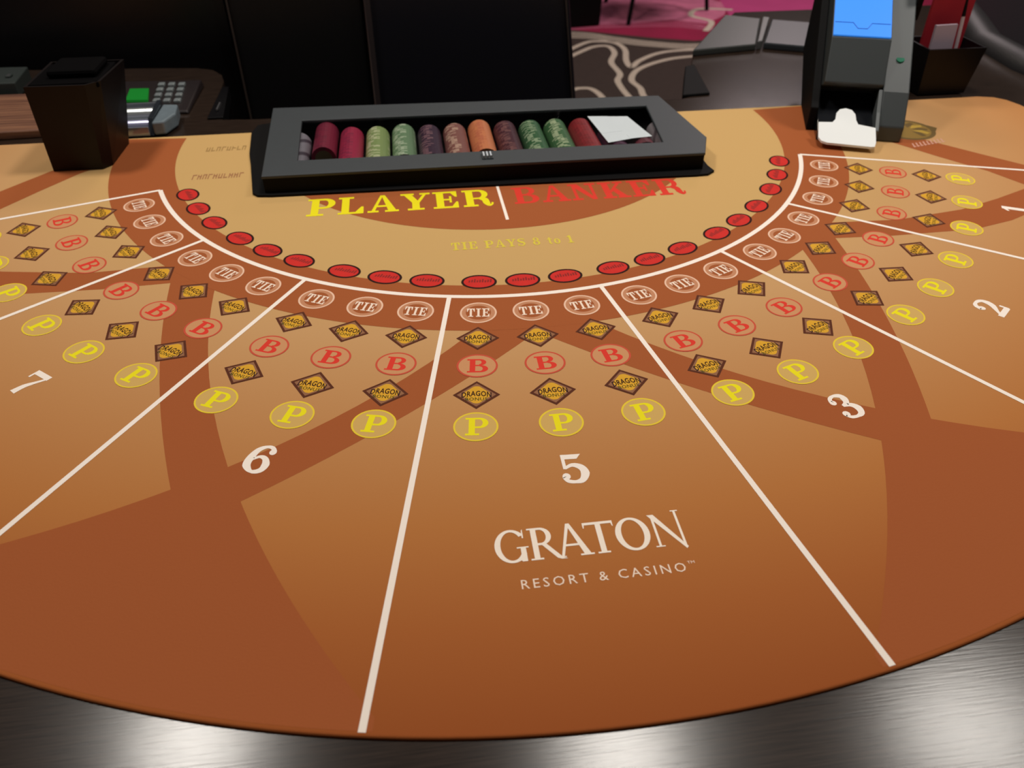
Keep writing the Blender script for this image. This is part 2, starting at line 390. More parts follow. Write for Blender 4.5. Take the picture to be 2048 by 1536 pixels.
def sans(name, body, height, width, spacing=1.0, bold=0.0):
    """small sans lettering from Blender's own built-in face, as a flat mesh centred on the origin (metres)"""
    cu = bpy.data.curves.new(name, 'FONT'); cu.body = body; cu.size = 1.0; cu.space_character = spacing
    cu.align_x = 'CENTER'; cu.align_y = 'CENTER'; cu.resolution_u = 2; cu.offset = bold
    ob = bpy.data.objects.new('tmp', cu); C.objects.link(ob); bpy.context.view_layer.update()
    me = bpy.data.meshes.new_from_object(ob.evaluated_get(bpy.context.evaluated_depsgraph_get()))
    bpy.data.objects.remove(ob); bpy.data.curves.remove(cu)
    xs = [v.co.x for v in me.vertices]; ys = [v.co.y for v in me.vertices]
    cx, cy = (min(xs)+max(xs))/2, (min(ys)+max(ys))/2
    me.transform(Matrix.Diagonal((width*S/(max(xs)-min(xs)), height*S/(max(ys)-min(ys)), 1, 1)) @ Matrix.Translation((-cx, -cy, 0)))
    me.materials.clear()
    return me
def join_mesh(mb, me, mi, z):
    b = len(mb.v)
    for v in me.vertices: mb.v.append((v.co.x/S, v.co.y/S, z))
    for p in me.polygons: mb.f.append(tuple(b+i for i in p.vertices)); mb.m.append(mi)

# ================================================================== SETTING
CARP = mat('brown carpet', (60, 46, 40), 0.95, noise=0.25, nscale=30, bump=0.5, bscale=300)
CSTR = mat('cream carpet stripe', (205, 190, 172), 0.95, noise=0.2, nscale=60)
CPNK = mat('magenta carpet', (150, 16, 64), 0.95, noise=0.3, nscale=5)
CPNL = mat('pink carpet', (200, 110, 140), 0.95, noise=0.35, nscale=14)
FZ = -1.5
mb = MB(); mb.box(-10, 14, -8, 14, FZ-0.1, FZ)
floor = tag(put('floor', mb.mesh('floor'), None, CARP), kind='structure')
def stripe(path, w, z, m, name='carpet_stripe'):
    P = [Vector(p) for p in path]
    # smooth (Catmull-Rom)
    out = []
    for i in range(len(P)-1):
        a, b, c, d = P[max(0, i-1)], P[i], P[i+1], P[min(len(P)-1, i+2)]
        for k in range(8):
            t = k/8; out.append(0.5*((2*b)+(c-a)*t+(2*a-5*b+4*c-d)*t*t+(-a+3*b-3*c+d)*t**3))
    out.append(P[-1])
    q = MB()
    for f in STR([tuple(v) for v in out], w): q.flat(f, z)
    return put(name, q.mesh(name), floor, m)
for p in ([(1.2,5.6),(1.67,6.12),(1.85,6.27),(1.99,6.25),(2.0,6.0),(1.89,5.68),(1.89,5.3),(1.81,5.04),(1.83,4.5),(2.0,4.0)],
          [(1.3,5.9),(1.74,6.40),(1.93,6.46),(2.1,6.36),(2.14,6.1),(2.06,5.72),(2.06,5.50),(2.2,5.70),(2.47,5.93),(2.79,6.0),(3.4,5.98)],
          [(3.4,5.8),(2.72,5.76),(2.39,5.64),(2.1,5.4),(1.96,5.1),(1.98,4.85),(1.98,4.5),(2.3,4.0)],
          [(1.0,4.5),(1.30,4.86),(1.43,4.92),(1.52,4.86),(1.56,4.60),(1.5,4.2)]):
    stripe(p, 0.062, FZ+0.002, CSTR)
for k in range(4):
    stripe([(1.2,6.95-.07*k),(1.81,6.82-.07*k),(2.13,6.60-.07*k),(2.46,6.38-.06*k),(2.95,6.20-.055*k),(3.6,6.3-.05*k)], 0.03, FZ+0.002, CSTR)
def blot(pts, z, m, name):
    q = MB(); q.flat(pts, z); return put(name, q.mesh(name), floor, m)
blot([(1.0,7.2),(1.75,6.95),(2.2,6.72),(2.6,6.50),(3.0,6.34),(3.6,6.4),(4.3,6.5),(5.2,6.2),(6.4,6.0),(7.8,6.6),(8.6,8.6),(6,9.6),(3,9.4),(1,8.2)], FZ+0.0008, CPNK, 'magenta_carpet_patch')
blot([(1.9,7.15),(2.5,7.15),(3.0,7.25),(3.35,7.0),(3.7,7.35),(3.95,7.9),(3.5,8.8),(2.5,8.6),(2.0,7.9)], FZ+0.0014, CPNL, 'pink_carpet_patch')
CMAG = mat('bright magenta carpet', (190, 66, 124), 0.95, noise=0.15, nscale=4)
blot([(3.75,7.25),(4.14,6.95),(4.7,6.75),(5.3,7.4),(5.5,8.6),(4.0,8.6)], FZ+0.0018, CMAG, 'bright_carpet_patch')
for k in range(5):
    stripe([(1.3,6.9+.05*k),(1.9,7.0+.05*k),(2.4,7.0+.06*k),(2.9,6.95+.07*k),(3.2,6.8+.06*k),(3.5,6.6)], 0.018, FZ+0.002, CPNL)
stripe([(3.25,6.7),(3.45,7.1),(3.3,7.4),(3.5,7.7),(3.9,7.6)], 0.07, FZ+0.0024, CSTR)
stripe([(4.25,6.6),(4.55,6.95),(5.0,7.05),(5.6,6.9)], 0.10, FZ+0.0022, CPNL)
stripe([(4.6,6.6),(5.0,6.8),(5.8,6.6)], 0.05, FZ+0.0024, CSTR)
for p in ([(5.6,6.2),(5.95,6.9),(6.2,7.8),(6.5,8.6)], [(5.3,6.0),(5.75,6.9),(6.0,7.9),(6.2,8.7)], [(7.4,6.6),(7.7,7.2),(7.9,7.9)], [(4.9,4.4),(5.6,5.3),(6.6,5.9),(7.6,6.1)], [(7.6,6.4),(8.2,7.2),(8.4,8.2)]):
    stripe(p, 0.09, FZ+0.0024, CSTR)
WALL = mat('dark panelled wall', (18, 13, 14), 0.8, noise=0.2, nscale=6)
mb = MB(); mb.box(-10, 14, 14, 14.2, FZ, 5.5)
tag(put('wall_back', mb.mesh('wall_back'), None, WALL), kind='structure')

# ================================================================== THE TABLE
table = thing('baccarat_table', 'large baccarat table with tan and brown printed felt and dark laminate surround', 'table', (0, -0.9, FZ))
def felt_outline():
    p = arc(0, 0, 2.117, -72, 72, 120)
    right = [(2.045, -0.50), (2.01, -0.28), (1.99, -0.10), (1.982, 0.0), (1.965, 0.055), (1.935, 0.09), (1.88, 0.106), (1.75, 0.104)]
    left = [(-x, y) for x, y in right][::-1]
    return p + right + left
hole = [(-0.665, -0.355), (0.628, -0.355), (0.628, 0.095), (-0.665, 0.095)]
felt = put('felt', solid('felt', [felt_outline(), hole], -0.012, 0.0, 0.004), table, FELT)
felt['label'] = 'tan printed felt playing surface'
origin_to_centre(felt)
# laminate surround with the dealer's recess at the back
lam_out = (arc(0, 0, 2.30, -80, 80, 120)
           + [(2.26, 0.0), (2.22, 0.4), (2.26, 0.75), (2.42, 1.10), (2.55, 1.45), (1.42, 1.45), (1.02, 0.86), (0.93, 0.62), (0.88, 0.36), (0.84, 0.28), (0.78, 0.25)]
           + [(-0.80, 0.25), (-0.90, 0.26), (-0.95, 0.32), (-0.955, 0.5), (-0.965, 0.70), (-0.985, 0.78), (-1.03, 0.85), (-1.10, 0.885), (-1.3, 0.91), (-2.2, 0.99), (-2.26, 0.4), (-2.27, 0.0)])
lam = put('laminate_surround', solid('laminate_surround', [lam_out, hole], -0.10, -0.006, 0.004), table, LAM)
lam['label'] = 'dark brushed laminate table surround'
# armrest: padded black roll round the players' side
path = [(2.62, 1.45), (2.48, 1.10), (2.33, 0.75), (2.30, 0.4), (2.35, 0.0)] + arc(0, 0, 2.385, 78, -78, 60) + [(-2.36, 0.0), (-2.34, 0.4), (-2.3, 1.0)]
mb = MB(); mb.tube([(x, y, -0.03) for x, y in path], 0.082, 14)
arm = put('armrest', mb.mesh('armrest'), table, BLKV); arm['label'] = 'black padded armrest'
for p in arm.data.polygons: p.use_smooth = True
ap = arc(0, -0.1, 1.75, -75, 75, 30) + [(1.7, 0.15), (-1.7, 0.15)]
put('apron', solid('apron', [ap], -0.40, -0.10), table, BLKM)
mb = MB(); mb.prism([(-0.9, -1.2), (0.9, -1.2), (1.1, -0.1), (-1.1, -0.1)], FZ, -0.40)
put('pedestal', mb.mesh('pedestal', bevel=0.02), table, BLKM)
# black hardware notched into both inner edges of the wings
mb = MB(); mb.prism([(0.785, 0.262), (0.895, 0.272), (0.945, 0.62), (0.90, 0.60)], -0.05, 0.004)
put('drop_slot', mb.mesh('drop_slot', bevel=0.004), table, BLKM)
mb = MB(); mb.prism([(-0.955, 0.262), (-0.90, 0.262), (-0.93, 0.60), (-0.955, 0.60)], -0.05, 0.002)
mb.box(-0.935, -0.925, 0.32, 0.40, 0.002, 0.010, 1)
put('latch', mb.mesh('latch', bevel=0.002), table, [BLK, STEEL])

Z = 0.00010
# brown interlocked bands printed on the felt
def ycirc(cx, cy, r, ys, side):   # x on a circle for given y
    return [(cx + side*math.sqrt(max(0, r*r-(y-cy)**2)), y) for y in ys]
def fr(a, b, n): return [a+(b-a)*i/n for i in range(n+1)]
def xcirc(cx, cy, r, xs): return [(x, cy - math.sqrt(max(0, r*r-(x-cx)**2))) for x in xs]
VLf = lambda y: 2.231-math.sqrt(3.094**2-(y+.629)**2)
VRf = lambda y: 1.392-math.sqrt(2.135**2-(y+.829)**2)
CUf = lambda x: -.027-math.sqrt(1.715**2-(x+1.41)**2)
CLf = lambda x: 1.176-math.sqrt(3.262**2-(x+2.235)**2)
def band_mesh(mirror, z):
    q = MB(); sg = -1 if mirror else 1
    def add(pts, dz=0.0):
        q.flat([(sg*x, y) for x, y in pts], z+dz)
    # steep band, from the ring down to the crossing
    ys = fr(-0.78, -1.66, 16)
    for a, b in zip(ys, ys[1:]): add([(VLf(a), a), (VRf(a), a), (VRf(b), b), (VLf(b), b)])
    # shallow band, from the middle out to the left
    xs = fr(0.0, -0.78, 16)
    for a, b in zip(xs, xs[1:]): add([(a, CUf(max(a, -1.3))), (b, CUf(b)), (b, CLf(b)), (a, CLf(a))], 0.00001)
    # the broad field both bands run into, out to the players' edge
    R = 2.109
    right = [(VRf(y), y) for y in fr(-1.645, -2.06, 10)]
    a_end = math.degrees(math.atan2(right[-1][0], -right[-1][1]))
    up = [(x, CUf(x)) for x in fr(-0.70, -1.20, 10)]
    add([(-0.64, -1.60)] + right + arc(0, 0, R, a_end, -34.9, 24) + up[::-1], 0.00002)
    # side band
    U = [(-0.86, -0.79), (-1.07, -0.80), (-1.28, -0.765), (-1.42, -0.715), (-1.55, -0.66), (-1.70, -0.59)]
    Lw = [(-0.80, -0.875), (-1.01, -0.885), (-1.25, -0.88), (-1.38, -0.845), (-1.49, -0.795), (-1.66, -0.72)]
    for a, b, c, d in zip(U, U[1:], Lw, Lw[1:]): add([a, b, d, c], 0.00003)
    T1 = [(-1.19, 0.02), (-1.27, -0.04), (-1.36, -0.145), (-1.46, -0.275), (-1.58, -0.42), (-1.70, -0.56)]
    T2 = [(-1.175, -0.08), (-1.265, -0.175), (-1.345, -0.29), (-1.42, -0.405), (-1.51, -0.53), (-1.60, -0.72)]
    for a, b, c, d in zip(T1, T1[1:], T2, T2[1:]): add([a, b, d, c], 0.00004)
    add([(-1.60, -0.70), (-1.66, -0.56), (-1.85, -0.53), (-2.025, -0.475)] + arc(0, 0, 2.10, -72, -60.5, 6) + [(-1.72, -0.93), (-1.64, -0.78)], 0.00005)
    return q
q1 = band_mesh(False, Z); put('printed_band', q1.mesh('printed_band'), felt, BROWN)['label'] = 'brown curved bands on the left half'
q2 = band_mesh(True, Z+0.00008); put('printed_band', q2.mesh('printed_band'), felt, BROWN)['label'] = 'brown curved bands on the right half'
def annulus(r0, r1, a0, a1, z, n=120):
    q = MB(); A = arc(0, 0, r0, a0, a1, n); B = arc(0, 0, r1, a0, a1, n)
    for i in range(n): q.flat([A[i], B[i], B[i+1], A[i+1]], z)
    return q
q = annulus(0.995, 1.186, -94.6, 94.6, Z+0.00020)
put('printed_ring', q.mesh('printed_ring'), felt, BROWN)['label'] = 'brown ring behind the tie spots'
q = MB(); q.flat(arc(0, 0, 0.708, -58.0, 58.0, 60), Z+0.00020)
put('printed_disc', q.mesh('printed_disc'), felt, BROWN)['label'] = 'brown disc under the two large words'
Z2 = Z+0.00030
# white lines
q = annulus(1.0385, 1.0515, -71.6, 71.6, Z2); put('arc_line', q.mesh('arc_line'), felt, WHITE)
for a, r1 in ((-71.6, 2.105), (-50.7, 2.117), (-30.3, 2.117), (-10.08, 2.117), (10.08, 2.117), (30.3, 2.117), (50.7, 2.117), (71.6, 2.105)):
    d = Vector((sin(rad(a)), -cos(rad(a)))); n = Vector((-d.y, d.x))*0.0054
    q = MB(); A = d*1.045; B = d*(r1-0.006)
    q.flat([tuple(A+n), tuple(B+n), tuple(B-n), tuple(A-n)], Z2+0.00006)
    put('divider_line', q.mesh('divider_line'), felt, WHITE)
q = MB(); q.flat([(-0.004, -0.42), (0.004, -0.42), (0.008, -0.655), (-0.001, -0.655)], Z2); put('score_line', q.mesh('score_line'), felt, WHITE)

# spots: one prototype mesh each, copied
TH = [.1092, .2398, .3491, .4605, .5972, .7072, .8212, .9547, 1.0696, 1.1803]
ANG = [-t for t in TH[::-1]] + [0.0] + TH
def tok_tie():
    q = MB(); ringfaces(q, .0425, .0425, .0042, 0, 0)
    ringfaces(q, .0385, .0385, .0095, -0.0001, 2)
    add_text(q, 'TIE', SL, .034, .054, 0, 0, 0, 0.0002, 1, .10); return q, [CREAM, CREAM2, mat('printed tie band', (198, 136, 98), .9)]
def tok_b():
    q = MB(); ringfaces(q, .0435, .040, .0042, 0, 0)
    q.flat(ellipse(.040, .0365), -0.0002, 2)
    add_text(q, 'B', SL, .046, .046, 0.001, 0, 0, 0.0002, 1); return q, [REDR, RED, mat('printed pink field', (206, 146, 98), .9)]
def tok_p():
    q = MB(); ringfaces(q, .0435, .0415, .0038, 0, 0)
    q.flat(ellipse(.040, .038), -0.0002, 2)
    add_text(q, 'P', SL, .050, .046, 0.002, 0, 0, 0.0002, 1); return q, [YELR, YEL, mat('printed olive field', (212, 172, 96), .9)]
def tok_red():
    q = MB(); q.flat(ellipse(.0405, .031), 0.0002, 1); ringfaces(q, .0435, .0322, .0058, 0.0004, 0)
    for k in range(9):
        x = -.026+.0065*k; h = .006+.003*((k*7) % 3)
        q.flat([(x, -.003), (x+.004, -.003+.001*(k % 2)), (x+.005, h), (x+.001, h+.001)], 0.0005, 2)
    return q, [INK, REDO, mat('printed dark red', (140, 30, 24), .9)]
SMALL = sans('dragon', 'DRAGON', .0170, .060, 1.06, .022)
SMALL2 = sans('bonus', 'BONUS', .0100, .044, 1.1, .015)
def tok_dia():
    q = MB(); hx, hy = .0475, .0435
    q.flat([(hx, 0), (0, hy), (-hx, 0), (0, -hy)], 0, 0)
    q.flat([(hx-.008, 0), (0, hy-.007), (-hx+.008, 0), (0, -hy+.007)], 0.0001, 1)
    o = []
    for i in range(48):
        a = 2*pi*i/48; c_, s2 = cos(a), sin(a); lim = 1/(abs(c_)/(hx-.012)+abs(s2)/(hy-.009)); rr = min(.027, lim*.92); o.append((rr*c_, rr*s2))
    q.flat(o, 0.0002, 2)
    join_mesh(q, SMALL, 3, 0.0004)
    for i in range(len(q.v)-len(SMALL.vertices), len(q.v)):
        x, y, z = q.v[i]; q.v[i] = (x, y+.004-6*x*x*1.0, z)
    b0 = len(q.v); join_mesh(q, SMALL2, 4, 0.0004)
    for i in range(b0, len(q.v)):
        x, y, z = q.v[i]; q.v[i] = (x, y-.0135, z)
    return q, [DBR, MBR, ORG, INK, INKG]
def stamp(name, maker, radii):
    q, ms = maker(); q.v = [(x, y, z*.25) for x, y, z in q.v]; me = q.mesh(name, world=False)
    for m in ms: me.materials.append(m)
    first = None
    for r in radii:
        for a in ANG:
            o = bpy.data.objects.new(name, me); C.objects.link(o); o.parent = felt
            wp = w3(r*sin(a), -r*cos(a), Z2+0.00018); o.location = wp - felt.location - table.location; o.rotation_euler = (0, 0, a)
stamp('tie_spot', tok_tie, [1.114])
stamp('banker_spot', tok_b, [1.3157])
stamp('player_spot', tok_p, [1.5073])
stamp('commission_spot', tok_red, [0.9785])
stamp('dragon_diamond', tok_dia, [1.2156, 1.4119])
for d, a in (('8', -61.3), ('7', -40.4), ('6', -20.2), ('5', 0.0), ('3', 20.2), ('2', 40.4), ('1', 61.3)):
    q = MB(); add_text(q, d, SL, .074, .056 if d != '1' else .044, 1.634*sin(rad(a)), -1.634*cos(rad(a)), rad(a), Z2)
    put('seat_number', q.mesh('seat_number'), felt, WHITE)
q = MB(); add_text(q, 'PLAYER', SL, .108, .53, -0.553, -0.562, 0.0, Z2, 0, .07, centre=False)
put('player_lettering', q.mesh('player_lettering'), felt, YEL)
q = MB(); add_text(q, 'BANKER', SL, .108, .51, 0.036, -0.562, 0.0, Z2, 0, .07, centre=False)
put('banker_lettering', q.mesh('banker_lettering'), felt, RED)
q = MB(); add_text(q, 'TIE PAYS 8 to 1', SL, .040, .325, 0.0, -0.788, 0.0, Z2, 0, .12)
put('payout_lettering', q.mesh('payout_lettering'), felt, mat('printed pale yellow text', (222, 200, 66), .9))
q = MB(); add_text(q, 'GRATON', TR, .066, .318, -0.163, -1.829, 0.0, Z2, 0, .0, centre=False)
put('casino_name', q.mesh('casino_name'), felt, mat('printed warm white', (255, 240, 224), .9))
me = sans('resort', 'RESORT & CASINO', .0175, .262, 1.35); q = MB(); join_mesh(q, me, 0, Z2)
b0 = len(q.v); join_mesh(q, sans('tm', 'TM', .005, .012, 1.0), 0, Z2)
for i in range(b0, len(q.v)): q.v[i] = (q.v[i][0]+.142, q.v[i][1]+.008, Z2)
q.v = [(x+.002, y-1.873, z) for x, y, z in q.v]
put('casino_subtitle', q.mesh('casino_subtitle'), felt, CREAM2)
# two lines of tiny print at the left of the chip rack
def tiny(cx, cy, w, h, ang, m, seed, n=9):
    rnd = random.Random(seed); q = MB(); sw = w/n
    for k in range(n):
        x = -w/2+k*sw; 
        q.flat([rot2((x+.1*sw, -h/2), ang), rot2((x+.3*sw, -h/2), ang), rot2((x+.3*sw, h/2), ang), rot2((x+.1*sw, h/2), ang)], 0)
        y = rnd.choice([-.45, 0, .35])*h
        q.flat([rot2((x+.1*sw, y), ang), rot2((x+.85*sw, y), ang), rot2((x+.85*sw, y+h*.2), ang), rot2((x+.1*sw, y+h*.2), ang)], 0.0001)
        if rnd.random() > .4:
            q.flat([rot2((x+.62*sw, -h/2), ang), rot2((x+.82*sw, -h/2), ang), rot2((x+.82*sw, h/2), ang), rot2((x+.62*sw, h/2), ang)], 0.0002)
    q.v = [(x+cx, y+cy, z*.2+Z2) for x, y, z in q.v]
    return put('small_print', q.mesh('small_print'), felt, m)
tiny(-0.845, -0.032, .13, .034, 0, FAINTG, 3, 8)
tiny(-0.838, -0.25, .155, .034, 0, FAINT, 5, 10)
# emblem at the right, half under the card shoe, with its slanted lettering
q = MB(); ec = (1.44, -0.175)
o = ellipse(.094, .094, 40); q.flat([(x+ec[0], y+ec[1]) for x, y in o], Z2, 0)
o = ellipse(.080, .080, 40); q.flat([(x+ec[0], y+ec[1]) for x, y in o], Z2+.00006, 1)
for k in range(7):
    a = rad(-60+k*28); 
    q.flat([(ec[0]+.02*cos(a), ec[1]+.02*sin(a)), (ec[0]+.068*cos(a-.2), ec[1]+.068*sin(a-.2)), (ec[0]+.076*cos(a), ec[1]+.076*sin(a)), (ec[0]+.05*cos(a+.3), ec[1]+.05*sin(a+.3))], Z2+.00012, 2 if k % 2 else 0)
for sx in (-.09, .09): q.flat([(ec[0]+sx, ec[1]-.03), (ec[0]+sx*1.25, ec[1]), (ec[0]+sx, ec[1]+.03)][::(1 if sx > 0 else -1)], Z2+.00003, 0)
put('emblem', q.mesh('emblem'), felt, [mat('printed emblem olive', (112, 88, 44), .9), mat('printed emblem moss', (150, 118, 52), .9), mat('printed emblem yellow', (196, 160, 62), .9)])
q = MB()
for k in range(9):
    x = 1.385+.0145*k; y = -.325+.0035*k
    q.flat([(x, y), (x+.005, y), (x+.014, y+.032), (x+.009, y+.032)], Z2, 0)
    q.flat([(x+.004, y+.004), (x+.012, y+.004), (x+.012, y+.009), (x+.004, y+.009)], Z2+.00003, 0)
put('emblem_lettering', q.mesh('emblem_lettering'), felt, mat('printed pink', (214, 160, 140), .9))

# ================================================================== CHIP RACK
rack = thing('chip_rack', 'long black chip tray under a charcoal locking lid with a clear window', 'chip rack', (-0.02, -0.13, -0.06))
mb = MB()
flange = [(-.715,-.40),(-.70,-.418),(-.66,-.424),(.60,-.452),(.645,-.450),(.672,-.428),(.665,-.39),(.665,-.1),(.66,.14),(.64,.155),(-.70,.175),(-.765,.15),(-.778,.08),(-.762,-.10),(-.745,-.20)]
inner = [(-.655,-.345),(.618,-.345),(.618,.085),(-.655,.085)]
put('tray_rim', solid('tray_rim', [flange, inner], 0.0006, 0.008, 0.002), rack, BLKM)
mb = MB()
mb.box(-.655,.618,-.345,.085,-.060,-.054)
for a in ((-.655,-.650,-.345,.085),(.613,.618,-.345,.085),(-.650,.613,-.345,-.340),(-.650,.613,.080,.085)): mb.box(a[0],a[1],a[2],a[3],-.054,.002)
# half-round troughs between the stacks
for k in range(-1, 15):
    x = -.5203+.0845*(k-.5)
    if -.64 < x < .61: mb.prism([(x-.002,-.338),(x+.002,-.338),(x+.002,.078),(x-.002,.078)], -.054, -.008)
put('tray', mb.mesh('tray'), rack, BLKM)
lid_o = [(-.679,-.411),(.640,-.416),(.684,-.295),(.640,.104),(-.705,.160)]
lid_i = [(-.5845,-.308),(.5358,-.3165),(.5692,.010),(-.597,.026)]
put('lid', solid('lid', [lid_o, lid_i], .052, .0605, .003), rack, GREY)['label'] = 'charcoal lid frame'
put('lid_skirt', solid('lid_skirt', [inset(lid_o, .002), inset(lid_o, .014)], .009, .052), rack, BLKM)['label'] = 'black lid side walls'
gp = MB(); gp.prism(inset(lid_i, -.004), .0545, .0565); pane = put('lid_window', gp.mesh('lid_window'), rack, GLASS); pane['label'] = 'clear acrylic window'
mb = MB(); mb.box(-.037,-.003,-.378,-.338,.0605,.064,0)
for k in range(3): mb.box(-.034+.0105*k,-.0275+.0105*k,-.375,-.341,.064,.071,1)
put('lock', mb.mesh('lock', bevel=.001), rack, [GREY2, mat('pale silver', (205, 210, 216), .3)])['label'] = 'small silver lock'

# ================================================================== CHIPS (lying on edge, axis along y)
def chip_mesh(name, col, edge, face):
    r, t, n = .0385, .0064, 24; q = MB()
    for k in range(n):
        a0, a1 = 2*pi*k/n, 2*pi*(k+1)/n; mi = 1 if (k//2) % 4 == 0 else 0
        p = [(r*cos(a0), 0, r*sin(a0)), (r*cos(a1), 0, r*sin(a1))]
        q.poly([p[0], p[1], (p[1][0], t*.92, p[1][2]), (p[0][0], t*.92, p[0][2])], mi)
        for yy, flip in ((0, 1), (t*.92, 0)):
            a = [(r*cos(a0), yy, r*sin(a0)), (r*cos(a1), yy, r*sin(a1)), (.027*cos(a1), yy, .027*sin(a1)), (.027*cos(a0), yy, .027*sin(a0))]
            q.poly(a if flip else a[::-1], mi)
            b = [(.027*cos(a0), yy, .027*sin(a0)), (.027*cos(a1), yy, .027*sin(a1)), (0, yy, 0)]
            q.poly(b if flip else b[::-1], 2)
    me = q.mesh(name, world=False)
    for m in (mat(name+' body', col, .5), mat(name+' edge spot', edge, .5), mat(name+' inlay', face, .6)): me.materials.append(m)
    return me
TUBES = [ # column, front y, count, colour word, body, edge spots, inlay, label
 (-1, -.285, 24, (150,140,150), (84,72,84), (120,110,110), 'grey and white striped chip at the left end of the rack'),
 (0, -.190, 22, (140,34,62), (120,30,56), (120,108,72), 'magenta chip in the stack with an olive face showing, left in the rack'),
 (1, -.285, 28, (178,40,76), (150,34,70), (90,40,50), 'bright crimson chip in the plain stack beside the pale green stacks'),
 (2, -.290, 28, (150,166,104), (205,205,160), (110,120,80), 'yellowish pale green chip in the leftmost green stack'),
 (3, -.280, 28, (120,148,110), (190,200,170), (60,72,66), 'grey green chip in the second green stack from the left'),
 (4, -.285, 26, (66,38,60), (130,90,100), (50,30,46), 'dark purple chip between the pale green and the pink stacks'),
 (5, -.290, 27, (150,92,84), (205,160,140), (120,80,70), 'dusty pink speckled chip left of the orange stack'),
 (6, -.270, 27, (236,140,92), (220,120,84), (110,70,60), 'bright orange chip in the middle of the rack'),
 (7, -.290, 27, (84,38,50), (130,80,80), (60,30,40), 'dark maroon chip right of the orange stack'),
 (8, -.295, 27, (62,106,66), (160,176,140), (50,80,56), 'mid green chip in the stack beside the dark maroon one'),
 (9, -.295, 27, (70,112,68), (180,190,150), (50,80,56), 'mid green chip in the stack beside the red one'),
 (10, -.295, 26, (160,40,46), (140,34,40), (100,30,34), 'red chip in the stack left of the white paper'),
 (11, -.290, 20, (84,34,66), (70,30,56), (60,26,40), 'purple chip in the stack half under the white paper'),
 (12, -.285, 12, (120,46,60), (100,40,50), (80,30,40), 'dark red chip under the white paper'),
 (13, -.290, 22, (150,136,140), (100,84,90), (120,110,110), 'grey striped chip at the right end of the rack'),
]
cnt = 0; extra = []
for col, y0, n, body, edge, face, lab in TUBES:
    n += 12 if col not in (11, 12, 13) else 6
    me = chip_mesh('casino_chip', body, edge, face)
    x = -.5203+.0845*col; rnd = random.Random(col+9)
    keep = 20 if n >= 20 else n
    for k in range(n):
        ang = rnd.choice([0, .26, .52, .78])
        if col in (-1, 13): ang = k*.13
        if k < keep and cnt < 300:
            o = bpy.data.objects.new('casino_chip', me); C.objects.link(o); cnt += 1
            o.location = w3(x, y0+.0064*k, .0125); o.rotation_euler = (0, ang, 0)
            tag(o, lab, 'casino chip', 'chips of one stack: '+lab)
        else: extra.append((me, x, y0+.0064*k, ang))
bm = bmesh.new(); mats_ = []
for me, x, y, ang in extra:
    tmp = me.copy(); tmp.transform(Matrix.Translation(w3(x, y, .0125)) @ Matrix.Rotation(ang, 4, 'Y'))
    base = len(mats_) if me.materials[0] not in mats_ else mats_.index(me.materials[0])
    if me.materials[0] not in mats_: mats_ += list(me.materials)
    for p in tmp.polygons: p.material_index += base
    bm.from_mesh(tmp); bpy.data.meshes.remove(tmp)
me = bpy.data.meshes.new('more_chips'); bm.to_mesh(me); bm.free()
o = put('casino_chip_rows', me, None, mats_)
tag(o, 'far ends of the chip stacks at the back of the rack', 'casino chips', None, 'stuff')
# white paper slip lying on the chips
q = MB(); n = 6
A, B, Cc, D = Vector((.352,-.045)), Vector((.486,-.062)), Vector((.522,-.244)), Vector((.372,-.276))
for i in range(n):
    for j in range(n):
        def P(u, v):
            b_ = A.lerp(B, u); t = D.lerp(Cc, u); p = b_.lerp(t, v); return (p.x, p.y, .0525-.0012*cos(u*6.28)*v)
        q.poly([P(i/n, j/n), P(i/n, (j+1)/n), P((i+1)/n, (j+1)/n), P((i+1)/n, j/n)])
pp = tag(put('paper_slip', q.mesh('paper_slip'), None, PAPER), 'white paper slip lying on the chips inside the rack window', 'paper')
sm = pp.modifiers.new('thickness', 'SOLIDIFY'); sm.thickness = 0.0003

# ================================================================== CARD SHOE (right)
tha = rad(-20)
shoe = thing('card_shoe', 'slate grey electronic card shoe with a blue lid and white card plate at the right', 'card shoe', (1.097, -0.222, 0.0), rz=tha)
def side_prism(mb, w0, w1, prof, mi=0):
    lo = [(w0, u, z) for u, z in prof]; hi = [(w1, u, z) for u, z in prof]; mb.hexa(lo, hi, mi)
z0 = 0.0012
mb = MB(); side_prism(mb, .184, .265, [(.03, z0), (.33, z0), (.62, .12), (.62, .50), (.54, .50), (.30, .315), (.095, .142), (.03, .050)])
put_local('right_housing', mb.mesh('right_housing', world=False, bevel=.004), shoe, GREY2)
mb = MB(); side_prism(mb, -.030, -.004, [(.085, z0), (.33, z0), (.62, .12), (.62, .50), (.52, .44), (.417, .347), (.261, .222), (.139, .125), (.085, .078)])
put_local('left_wall', mb.mesh('left_wall', world=False, bevel=.003), shoe, BLKM)
mb = MB(); side_prism(mb, -.003, .183, [(.22, z0), (.33, z0), (.60, .12), (.60, .485), (.50, .475), (.32, .368), (.175, .280), (.105, .158), (.112, .146), (.22, .102)])
put_local('ramp', mb.mesh('ramp', world=False, bevel=.003), shoe, GREY2)
mb = MB(); side_prism(mb, -.003, .172, [(.0, z0), (.21, z0), (.21, .098), (.01, .028)])
put_local('card_mouth', mb.mesh('card_mouth', world=False, bevel=.002), shoe, mat('glossy black mouth', (24, 26, 30), .22))
mb = MB(); side_prism(mb, .172, .184, [(.0, z0), (.104, z0), (.104, .145), (.05, .088), (.0, .045)])
put_local('mouth_cheek', mb.mesh('mouth_cheek', world=False, bevel=.002), shoe, mat('light grey edge', (92, 98, 100), .4))
